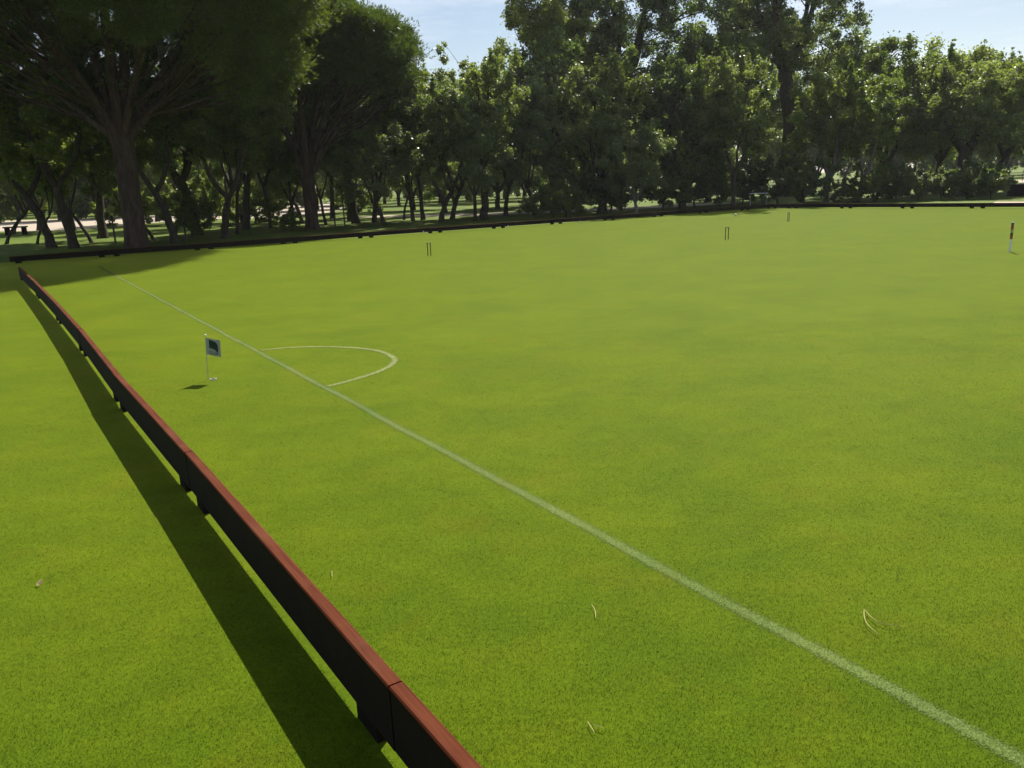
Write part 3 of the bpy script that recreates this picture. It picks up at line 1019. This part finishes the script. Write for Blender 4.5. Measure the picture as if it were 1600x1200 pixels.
p2 = G(489, 358.2)
pine(p2, 2.35, 0.28,
     dict(low=lambda x, y: 6.3 - 0.7 * min(1, max(0, (math.hypot(x, y) - 2.8) / 1.0)), z=(5.3, 9.6), lean=(0.0, 0.0), zr=[(5.1, 2.9, 0.90), (5.8, 3.55, 0.65), (6.6, 4.0, 0.35), (7.5, 4.0, 0.05), (8.35, 3.15, 0.0), (9.0, 2.0, 0), (9.6, 0.75, 0.0)]),
     480, 210, 0.35, 0.14,
     [(-3.2, 0.3, 7.0, 0.16), (-2.2, 0.8, 8.0, 0.13), (-0.9, -0.8, 8.6, 0.18), (0.3, 0.9, 8.5, 0.15), (1.5, -0.4, 7.8, 0.18), (2.8, 0.6, 6.8, 0.14), (2.3, -1.6, 6.7, 0.12)],
     23, (1.02, 0.3), 'stone pine with a slim forked trunk and rounded umbrella crown against the sky')

# --- broadleaved crowns, shared by the trees of the wood ----------------------
WOOD = [as_meshes(broadleaf(H=8.6, R0=2.2, zb=3.1, tr=0.21, seed=37, lean=(-0.4, 0.3), per=110, n_clump=120, forks=3, fork_z=2.6), M['bark'], M['leaf_dark']),
        as_meshes(broadleaf(H=7.0, R0=2.1, zb=1.7, tr=0.07, seed=38, lean=(0.9, -0.2), per=110, n_clump=90, forks=2, n_lobe=7, fork_z=1.3), M['bark'], M['leaf']),
        as_meshes(broadleaf(H=7.6, R0=2.3, zb=2.2, tr=0.13, seed=31, lean=(0.3, 0.1), per=115, n_clump=120, open_=0.3), M['bark'], M['leaf']),
        as_meshes(broadleaf(H=8.2, R0=2.6, zb=2.7, tr=0.15, seed=32, lean=(-0.7, 0.2), per=115, n_clump=120, forks=2, fork_z=1.9), M['bark'], M['leaf_dark']),
        as_meshes(broadleaf(H=6.8, R0=2.0, zb=1.9, tr=0.10, seed=33, lean=(0.2, -0.2), per=115, n_clump=100, forks=4, n_lobe=7), M['bark'], M['leaf']),
        as_meshes(broadleaf(H=7.4, R0=2.4, zb=1.5, tr=0.12, seed=34, lean=(0.5, 0.0), per=170, n_clump=130, n_lobe=11), M['bark'], M['leaf_pale'])]
LOW = [as_meshes(broadleaf(H=7.0, R0=3.2, zb=0.2, tr=0.15, seed=35, n_lobe=13, n_clump=150, per=150, size=0.10, fork_z=0.8), M['bark'], M['leaf']),
       as_meshes(broadleaf(H=8.5, R0=3.4, zb=0.4, tr=0.16, seed=36, n_lobe=13, n_clump=150, per=150, size=0.10, fork_z=0.9), M['bark'], M['leaf_pale'])]
BUSH = [as_meshes(broadleaf(H=1.9, R0=1.3, zb=0.15, tr=0.04, seed=41, n_lobe=8, n_clump=70, per=110, size=0.055, forks=4, fork_z=0.3), M['bark'], M['leaf_dark']),
        as_meshes(broadleaf(H=1.5, R0=1.2, zb=0.1, tr=0.035, seed=42, n_lobe=7, n_clump=60, per=110, size=0.05, forks=5, fork_z=0.25), M['bark'], M['leaf'])]


def at_depth(px, depth):
    """ground point seen at column px, at the given distance ahead"""
    lo, hi = 200.0, 1200.0
    for _ in range(50):
        mid = (lo + hi) / 2
        p = G(px, mid)
        if p.y < 0 or p.y > depth or (mid - 600) * 1.0 < -400 and p.y < 0: lo = mid
        else: hi = mid
    return G(px, hi)


def wood_tree(px, depth, var, sc, rz, label, group='trees of the wood behind the boards', name='park_tree'):
    p = at_depth(px, depth)
    k = int(px * 7.3) % 5
    var = [2, 3, 4, 5][var] if k not in (1, 3) else [0, 3, 1, 5][var]
    return put_tree(name, WOOD[var], p, rz, (sc * (0.92 + 0.05 * k), sc * (0.92 + 0.05 * k), sc * (1.06 - 0.04 * k)), label, group)


# trees whose trunks can be told apart, left to right: (px of base, depth, mesh, scale, rotation, label)
named = [
    (8, 34.0, 2, 0.95, 0.4, 'thin tree at the very left edge, in front of the pale car park'),
    (82, 30.0, 1, 1.05, 0.0, 'leaning tree with a thick trunk bending left, left of the straight dark trunk'),
    (117, 29.0, 0, 1.12, 2.1, 'tree with a straight thick dark trunk between the leaning tree and the huge pine'),
    (57, 33.0, 2, 0.8, 1.3, 'thin slanting tree just left of the thick leaning trunk'),
    (145, 32.5, 2, 1.0, 3.0, 'slim tree right of the straight dark trunk, standing on sunlit grass'),
    (160, 36.0, 0, 0.85, 5.0, 'second slim tree between the straight dark trunk and the huge pine'),
    (243, 32.0, 2, 0.9, 4.1, 'thin leaning tree just right of the huge pine trunk'),
    (275, 29.3, 1, 0.98, 6.1, 'dark tree leaning left, right of the huge pine trunk'),
    (310, 35.0, 0, 0.9, 1.0, 'dark bushy tree between the leaning trunk and the Y-shaped tree'),
    (352, 31.5, 1, 0.9, 2.6, 'tree with a dark Y-shaped fork midway between the two stone pines'),
    (372, 34.5, 2, 0.9, 0.2, 'thin tree close on the right of the Y-shaped tree'),
    (384, 39.0, 0, 0.85, 3.3, 'slim tree right of the Y-shaped tree, farther back by the path'),
    (424, 40.0, 2, 1.0, 5.5, 'slim tree left of the slim stone pine, near the pale path'),
    (460, 41.0, 3, 0.85, 1.9, 'bushy greyish tree behind the left side of the slim stone pine'),
    (510, 40.0, 2, 1.0, 2.2, 'thin tree just right of the slim stone pine trunk'),
    (557, 41.0, 0, 0.95, 0.9, 'dark tree right of the slim stone pine with twin trunk'),
    (585, 41.0, 1, 0.9, 4.4, 'dark tree behind and right of the twin trunk'),
    (602, 37.5, 3, 0.72, 2.9, 'small tree with a pale thin trunk below the pine branches'),
    (631, 43.0, 2, 0.95, 1.5, 'thin straight tree on the sunny slope, left one of three'),
    (646, 41.5, 2, 1.05, 5.2, 'thin straight tree on the sunny slope, middle one of three'),
    (661, 42.0, 0, 0.95, 3.6, 'thin slanting tree on the sunny slope, right one of three'),
    (689, 38.5, 1, 0.80, 3.2, 'pale tree leaning left, right of the pine crown'),
    (706, 42.0, 3, 1.0, 0.3, 'sunlit tree rising right beside the pine crown'),
    (742, 38.0, 3, 0.78, 4.9, 'young tree with a pale slanting trunk by the far board'),
    (757, 39.0, 0, 0.92, 2.4, 'slim tree with a straight trunk beside the pale slanting one'),
    (790, 43.0, 3, 1.02, 1.1, 'sunlit tree under the open sky left of the tall dark tree'),
    (835, 42.0, 3, 0.9, 3.9, 'low-branched tree at the left foot of the tall dark tree'),
    (870, 45.0, 0, 1.05, 0.7, 'rounded tree under the left edge of the tall dark tree'),
]
for (px, dp, v, sc, rz, lb) in named:
    wood_tree(px, dp, v, sc, rz, lb)

# deeper rows of the wood
MARKS = [(-60, 'beyond the left edge trees'), (20, 'behind the thin tree at the left edge'), (82, 'behind the thick leaning trunk'), (130, 'behind the straight dark trunk'),
         (215, 'behind the huge pine trunk'), (275, 'behind the dark trunk right of the huge pine'), (352, 'behind the Y-shaped tree'), (424, 'left behind the slim stone pine'),
         (500, 'right behind the slim stone pine'), (565, 'behind the twin trunk'), (645, 'behind the three thin trees on the slope'), (725, 'behind the pale slanting trunk'),
         (800, 'left of the tall dark tree'), (900, 'under the left half of the tall dark tree'), (1000, 'under the right half of the tall dark tree'), (1100, 'between the two tall trees'),
         (1235, 'behind the massive trunk'), (1340, 'behind the forked pale stems'), (1430, 'behind the sunlit grass patch'), (1500, 'behind the broad trunk on the right'),
         (1560, 'behind the bent trunk'), (1640, 'beyond the right edge')]
DEEP = ['second-row tree', 'third-row tree', 'fourth-row tree', 'low tree past the pale ground', 'low back-row tree', 'farthest tree', 'pale green tree on the skyline']
used_lb = set()
rf = np.random.default_rng(5)
for row, (dep, x0, x1, step, low) in enumerate([(46, 20, 640, 88, 0), (54, -40, 900, 90, 0.2), (64, 560, 1000, 80, 0.5), (80, -120, 1150, 66, 1.0), (98, -60, 1720, 60, 1.0), (125, -60, 1720, 52, 1.0), (155, -60, 1720, 40, 1.0)]):
    x = x0 + rf.random() * 20
    while x < x1:
        px, dp, sc, rz = x + rf.normal() * 12, dep + rf.normal() * 2.0, (0.92 + 0.25 * rf.random()) * (1 + 0.12 * max(0, row - 2)), rf.random() * 6.28
        v = int(rf.integers(6)); lw = rf.random() < low
        mk = min(MARKS, key=lambda q: abs(q[0] - px))
        side = 'left' if px < mk[0] - 9 else 'right' if px > mk[0] + 9 else 'straight'
        ph = mk[1] if mk[1].startswith(('left', 'right', 'under', 'between')) else side + ' ' + mk[1]
        ph = ph.replace('straight behind', 'behind').replace('right of the huge pine', 'by the huge pine')
        lb = DEEP[row] + ' ' + ph
        if len(lb.split()) > 14: lb = lb.replace(' of the huge pine', '').replace(' by the huge pine', '')
        x += step
        if lb in used_lb: continue
        used_lb.add(lb)
        ms = LOW[int(rf.integers(2))] if lw else WOOD[v]
        put_tree('park_tree', ms, at_depth(px, dp), rz, sc, lb, 'deeper rows of trees')

# --- the tall trees and their neighbours on the right -------------------------
def big(px, depth, args, bark, leafm, label, rz=0.0, name='tall_tree', group=None):
    ms = as_meshes(broadleaf(**args), bark, leafm)
    return put_tree(name, ms, at_depth(px, depth), rz, 1.0, label, group)


big(965, 54, dict(H=19.5, R0=6.6, zb=5.0, tr=0.42, seed=51, limb=0.5, n_lobe=18, n_clump=420, per=170, size=0.092, forks=5, fork_z=6.5), M['bark'], M['leaf_dark'],
    'tallest dense dark tree in the middle, its top cut off by the photo')
big(1235, 58, dict(H=20.5, R0=6.2, zb=5.6, tr=0.62, seed=52, n_lobe=19, n_clump=430, per=200, size=0.095, forks=5, fork_z=8.0, lean=(-0.9, 0), open_=0.35, limb=0.45), M['bark'], M['leaf_dark'],
    'tall tree right of centre with a massive dark trunk and sky showing through its crown')
big(1172, 64, dict(H=14.0, R0=3.6, zb=1.5, tr=0.2, seed=67, n_lobe=12, n_clump=200, per=160, size=0.085, forks=3), M['bark'], M['leaf_pale'],
    'pale tree behind and left of the massive trunk', name='park_tree')
big(1290, 64, dict(H=13.5, R0=3.6, zb=1.5, tr=0.2, seed=68, n_lobe=12, n_clump=200, per=160, size=0.085, forks=3), M['bark'], M['leaf'],
    'green tree behind and right of the massive trunk, under the open crown', name='park_tree')
big(868, 50, dict(H=12.8, R0=3.3, zb=2.0, tr=0.22, seed=53, n_lobe=13, n_clump=230, per=170, size=0.085, forks=3), M['bark'], M['leaf'],
    'medium green tree forming the left shoulder of the tall dark tree, against the sky', name='park_tree')
big(1105, 52, dict(H=10.8, R0=3.4, zb=1.2, tr=0.22, seed=54, n_lobe=13, n_clump=230, per=160, size=0.085, forks=3), M['bark'], M['leaf'],
    'medium tree filling the space between the two tall trees', name='park_tree')
big(992, 38.6, dict(H=4.6, R0=1.55, zb=0.3, tr=0.09, seed=55, n_lobe=10, n_clump=130, per=170, size=0.06, forks=5, fork_z=0.5), M['bark_pale'], M['leaf_pale'],
    'low bright silvery green tree sprawling over the far board in the middle', name='willow')
big(940, 41.5, dict(H=8.0, R0=2.6, zb=0.5, tr=0.25, seed=56, n_lobe=12, n_clump=190, per=180, size=0.075, forks=4, fork_z=1.2), M['bark'], M['leaf_dark'],
    'dark bushy tree left of the low silvery tree', name='park_tree')
big(1065, 43, dict(H=7.8, R0=2.7, zb=0.6, tr=0.2, seed=57, n_lobe=12, n_clump=180, per=180, size=0.075, forks=4, fork_z=1.5), M['bark'], M['leaf_dark'],
    'dark rounded tree right of the low silvery tree', name='park_tree')
big(1146, 41.5, dict(H=7.4, R0=2.4, zb=1.8, tr=0.11, seed=58, n_lobe=10, n_clump=140, per=160, size=0.07, forks=3), M['bark'], M['leaf_dark'],
    'shaded tree with a thin trunk left of the white frame', name='park_tree')
big(1290, 43.5, dict(H=6.4, R0=2.2, zb=1.6, tr=0.15, seed=59, n_lobe=10, n_clump=130, per=150, size=0.07, forks=3, fork_z=1.2), M['bark_pale'], M['leaf'],
    'small tree with a pale stem just right of the massive trunk', name='park_tree')
big(1342, 43.0, dict(H=6.8, R0=2.3, zb=1.7, tr=0.14, seed=60, n_lobe=10, n_clump=140, per=150, size=0.07, forks=2, fork_z=1.0), M['bark_pale'], M['leaf'],
    'small tree with forked pale stems, second right of the massive trunk', name='park_tree')
big(1375, 49, dict(H=9.0, R0=3.1, zb=1.8, tr=0.2, seed=61, n_lobe=13, n_clump=240, per=170, size=0.085, forks=4), M['bark'], M['leaf'],
    'leafy tree under the right edge of the tall open tree', name='park_tree')
big(1460, 52, dict(H=8.5, R0=3.5, zb=2.0, tr=0.2, seed=62, n_lobe=13, n_clump=240, per=170, size=0.085, forks=4), M['bark'], M['leaf'],
    'broad leafy tree midway along the right tree line', name='park_tree')
big(1497, 45.5, dict(H=7.2, R0=2.9, zb=2.0, tr=0.42, seed=63, n_lobe=12, n_clump=200, per=170, size=0.08, forks=4, fork_z=2.2), M['bark'], M['leaf_dark'],
    'tree with a broad dark trunk left of the bent trunk, on the right', name='park_tree')
big(1545, 47.5, dict(H=7.7, R0=3.0, zb=1.9, tr=0.24, seed=64, n_lobe=12, n_clump=220, per=170, size=0.08, forks=3, lean=(0.9, 0), fork_z=2.0), M['bark'], M['leaf'],
    'tree with a bent dark trunk leaning right near the right edge', name='park_tree')
big(1610, 49, dict(H=7.7, R0=3.2, zb=1.9, tr=0.2, seed=65, n_lobe=12, n_clump=220, per=170, size=0.08, forks=3), M['bark'], M['leaf'],
    'leafy tree at the right edge of the photo', name='park_tree')
big(1720, 50, dict(H=9.0, R0=3.4, zb=2.1, tr=0.2, seed=66, n_lobe=12, n_clump=160, per=150, size=0.09, forks=3), M['bark'], M['leaf'],
    'leafy tree just outside the right edge', name='park_tree')

# bushes behind the boards: (px, depth, mesh, scale, label)
bushes = [
    (300, 33.5, 0, 0.85, 'small dark bush left of the Y-shaped tree'), (455, 35.6, 1, 0.55, 'small bush at the left foot of the slim stone pine'),
    (330, 44.0, 1, 1.3, 'broad bush far behind the leaning dark trunk'), (400, 47.0, 1, 1.5, 'broad bush far behind, right of the Y-shaped tree'),
    (205, 52.0, 1, 1.6, 'broad bush far behind the huge pine, on its left'), (290, 50.0, 0, 1.4, 'dark bush far behind the huge pine, on its right'),
    (560, 52.0, 1, 1.2, 'green bush far behind the twin trunk'), (135, 80.0, 0, 2.0, 'bush beyond the pale car park on the left'),
    (835, 37.0, 0, 0.7, 'low bush at the left end of the dark undergrowth'), (885, 37.5, 1, 0.95, 'bright low bush above the far board, left of the silvery tree'),
    (905, 41.5, 0, 1.35, 'dark bush behind the bright low bush'), (955, 41.5, 0, 1.2, 'dark bush left behind the silvery tree'), (1035, 41.5, 0, 1.25, 'dark bush right behind the silvery tree'),
    (1085, 43.0, 0, 1.3, 'dark bush under the rounded tree'), (1125, 44.0, 0, 1.3, 'dark bush left of the thin shaded trunk'),
    (1160, 46.0, 0, 1.0, 'dark bush behind the white frame'), (1255, 42.0, 0, 1.1, 'dark bush at the right foot of the massive trunk'),
    (1215, 43.5, 0, 1.2, 'dark bush at the left foot of the massive trunk'), (1315, 42.5, 1, 0.7, 'light bush between the two pale-stemmed trees'),
    (1365, 41.0, 1, 1.0, 'green bush right of the forked pale stems'), (1400, 41.5, 0, 0.85, 'dark low bush behind the right boards, left one'),
    (1435, 40.5, 0, 0.72, 'dark low bush behind the right boards, second from left'), (1470, 40.0, 0, 0.75, 'dark low bush at the foot of the broad trunk'),
    (1510, 39.5, 0, 0.8, 'dark low bush between the broad trunk and the bent trunk'), (1548, 39.0, 0, 0.8, 'dark low bush at the foot of the bent trunk'),
    (1530, 42.5, 0, 0.9, 'dark bush behind the foot of the bent trunk'), (1382, 45.0, 0, 0.9, 'dark bush left of the sunlit grass patch'),
]
for k, (px, dp, v, sc, lb) in enumerate(bushes):
    put_tree('bush', BUSH[v], at_depth(px, dp), k * 1.7, (sc * 1.15, sc * 1.15, sc), lb, 'bushes behind the boards', 'bush')

# ------------------------------------------------------------------ small things beyond the boards
def post(px, depth, h, label):
    p = at_depth(px, depth)
    e = MB()
    e.tube([(0, 0, -0.05), (0, 0, h)], [0.035, 0.03], 8)
    e.tube([(0, 0, h), (0, 0, h + 0.05)], [0.05, 0.03], 8)
    tag(e.build('fence_post', M['black'], None, p), label, 'post', 'thin dark posts beyond the boards')


post(181, 30.5, 1.0, 'thin dark post left of the huge pine trunk')
post(291, 30.5, 0.9, 'thin dark post right of the leaning dark trunk')
post(392, 33.0, 0.6, 'short dark post right of the Y-shaped tree')
post(524, 37.5, 1.1, 'thin dark post right of the slim stone pine, left of two')
post(539, 37.8, 1.6, 'taller thin dark post right of the slim stone pine, right of two')

p = at_depth(1172, 42); p2_ = at_depth(1197, 42)
wv = (p2_ - p)
e = empty('frame_stand', p, math.atan2(wv.y, wv.x), 'white metal frame standing in the shade behind the far corner of the boards', 'frame')
ww = wv.length
for x in (0, ww):
    mb = MB(); mb.tube([(x, 0, 0), (x, 0, 0.62)], [0.02, 0.02], 8); mb.build('leg', M['grey'], e)
mb = MB(); mb.box((ww / 2, 0, 0.635), (ww + 0.08, 0.3, 0.03), 0.004); mb.build('top_bar', M['white'], e)

# bench and low wall at the left, seen between the trunks
p = at_depth(26, 44)
e = empty('bench', p, 0.15, 'low dark bench or block beside the pale car park at the left edge', 'bench')
mb = MB(); mb.box((0, 0, 0.42), (1.1, 0.45, 0.07), 0.01); mb.build('seat', M['bench'], e)
for sx in (-0.42, 0.42):
    mb = MB(); mb.box((sx, 0, 0.195), (0.12, 0.4, 0.38), 0.01); mb.build('leg', M['foot'], e)

# dark timber wall with a pale capping at the right edge
a, b = at_depth(1574, 41.5), at_depth(1690, 37.5)
d = b - a
e = empty('timber_wall', (a + b) / 2, math.atan2(d.y, d.x), 'dark timber wall with a pale capping at the right edge, behind the boards', 'wall')
mb = MB(); mb.box((0, 0, 0.29), (d.length, 0.12, 0.58)); mb.build('wall_body', M['foot'], e)
mb = MB(); mb.box((0, 0, 0.605), (d.length + 0.1, 0.2, 0.05), 0.006); mb.build('capping', M['stone'], e)
p = at_depth(1597, 76)
e = empty('railing', p, 0.1, 'thin black railing by the pale path at the right edge', 'railing')
for k in range(4):
    mb = MB(); mb.tube([(k * 1.2, 0, 0), (k * 1.2, 0, 0.95)], [0.03, 0.03], 6); mb.build('post', M['black'], e)
for z in (0.5, 0.95):
    mb = MB(); mb.tube([(0, 0, z), (3.6, 0, z)], [0.022, 0.022], 6); mb.build('rail', M['black'], e)

# ------------------------------------------------------------------ even haze volume added to imitate lens veil over the trees
def make_veil_haze():
    mt = bpy.data.materials.new('veil_haze')
    mt.use_nodes = True
    N, L = mt.node_tree.nodes, mt.node_tree.links
    N.remove(N['Principled BSDF'])
    v = N.new('ShaderNodeVolumePrincipled')
    v.inputs['Color'].default_value = (0.93, 0.95, 1.0, 1)
    v.inputs['Density'].default_value = VEIL_HAZE
    v.inputs['Anisotropy'].default_value = 0.35
    L.new(v.outputs[0], N['Material Output'].inputs['Volume'])
    mb = MB()
    mb.box((0, 60, 11.5), (340, 240, 25.1))
    o = mb.build('veil_haze', mt)
    o['kind'] = 'stuff'


VEIL_HAZE = 0.00020
make_veil_haze()
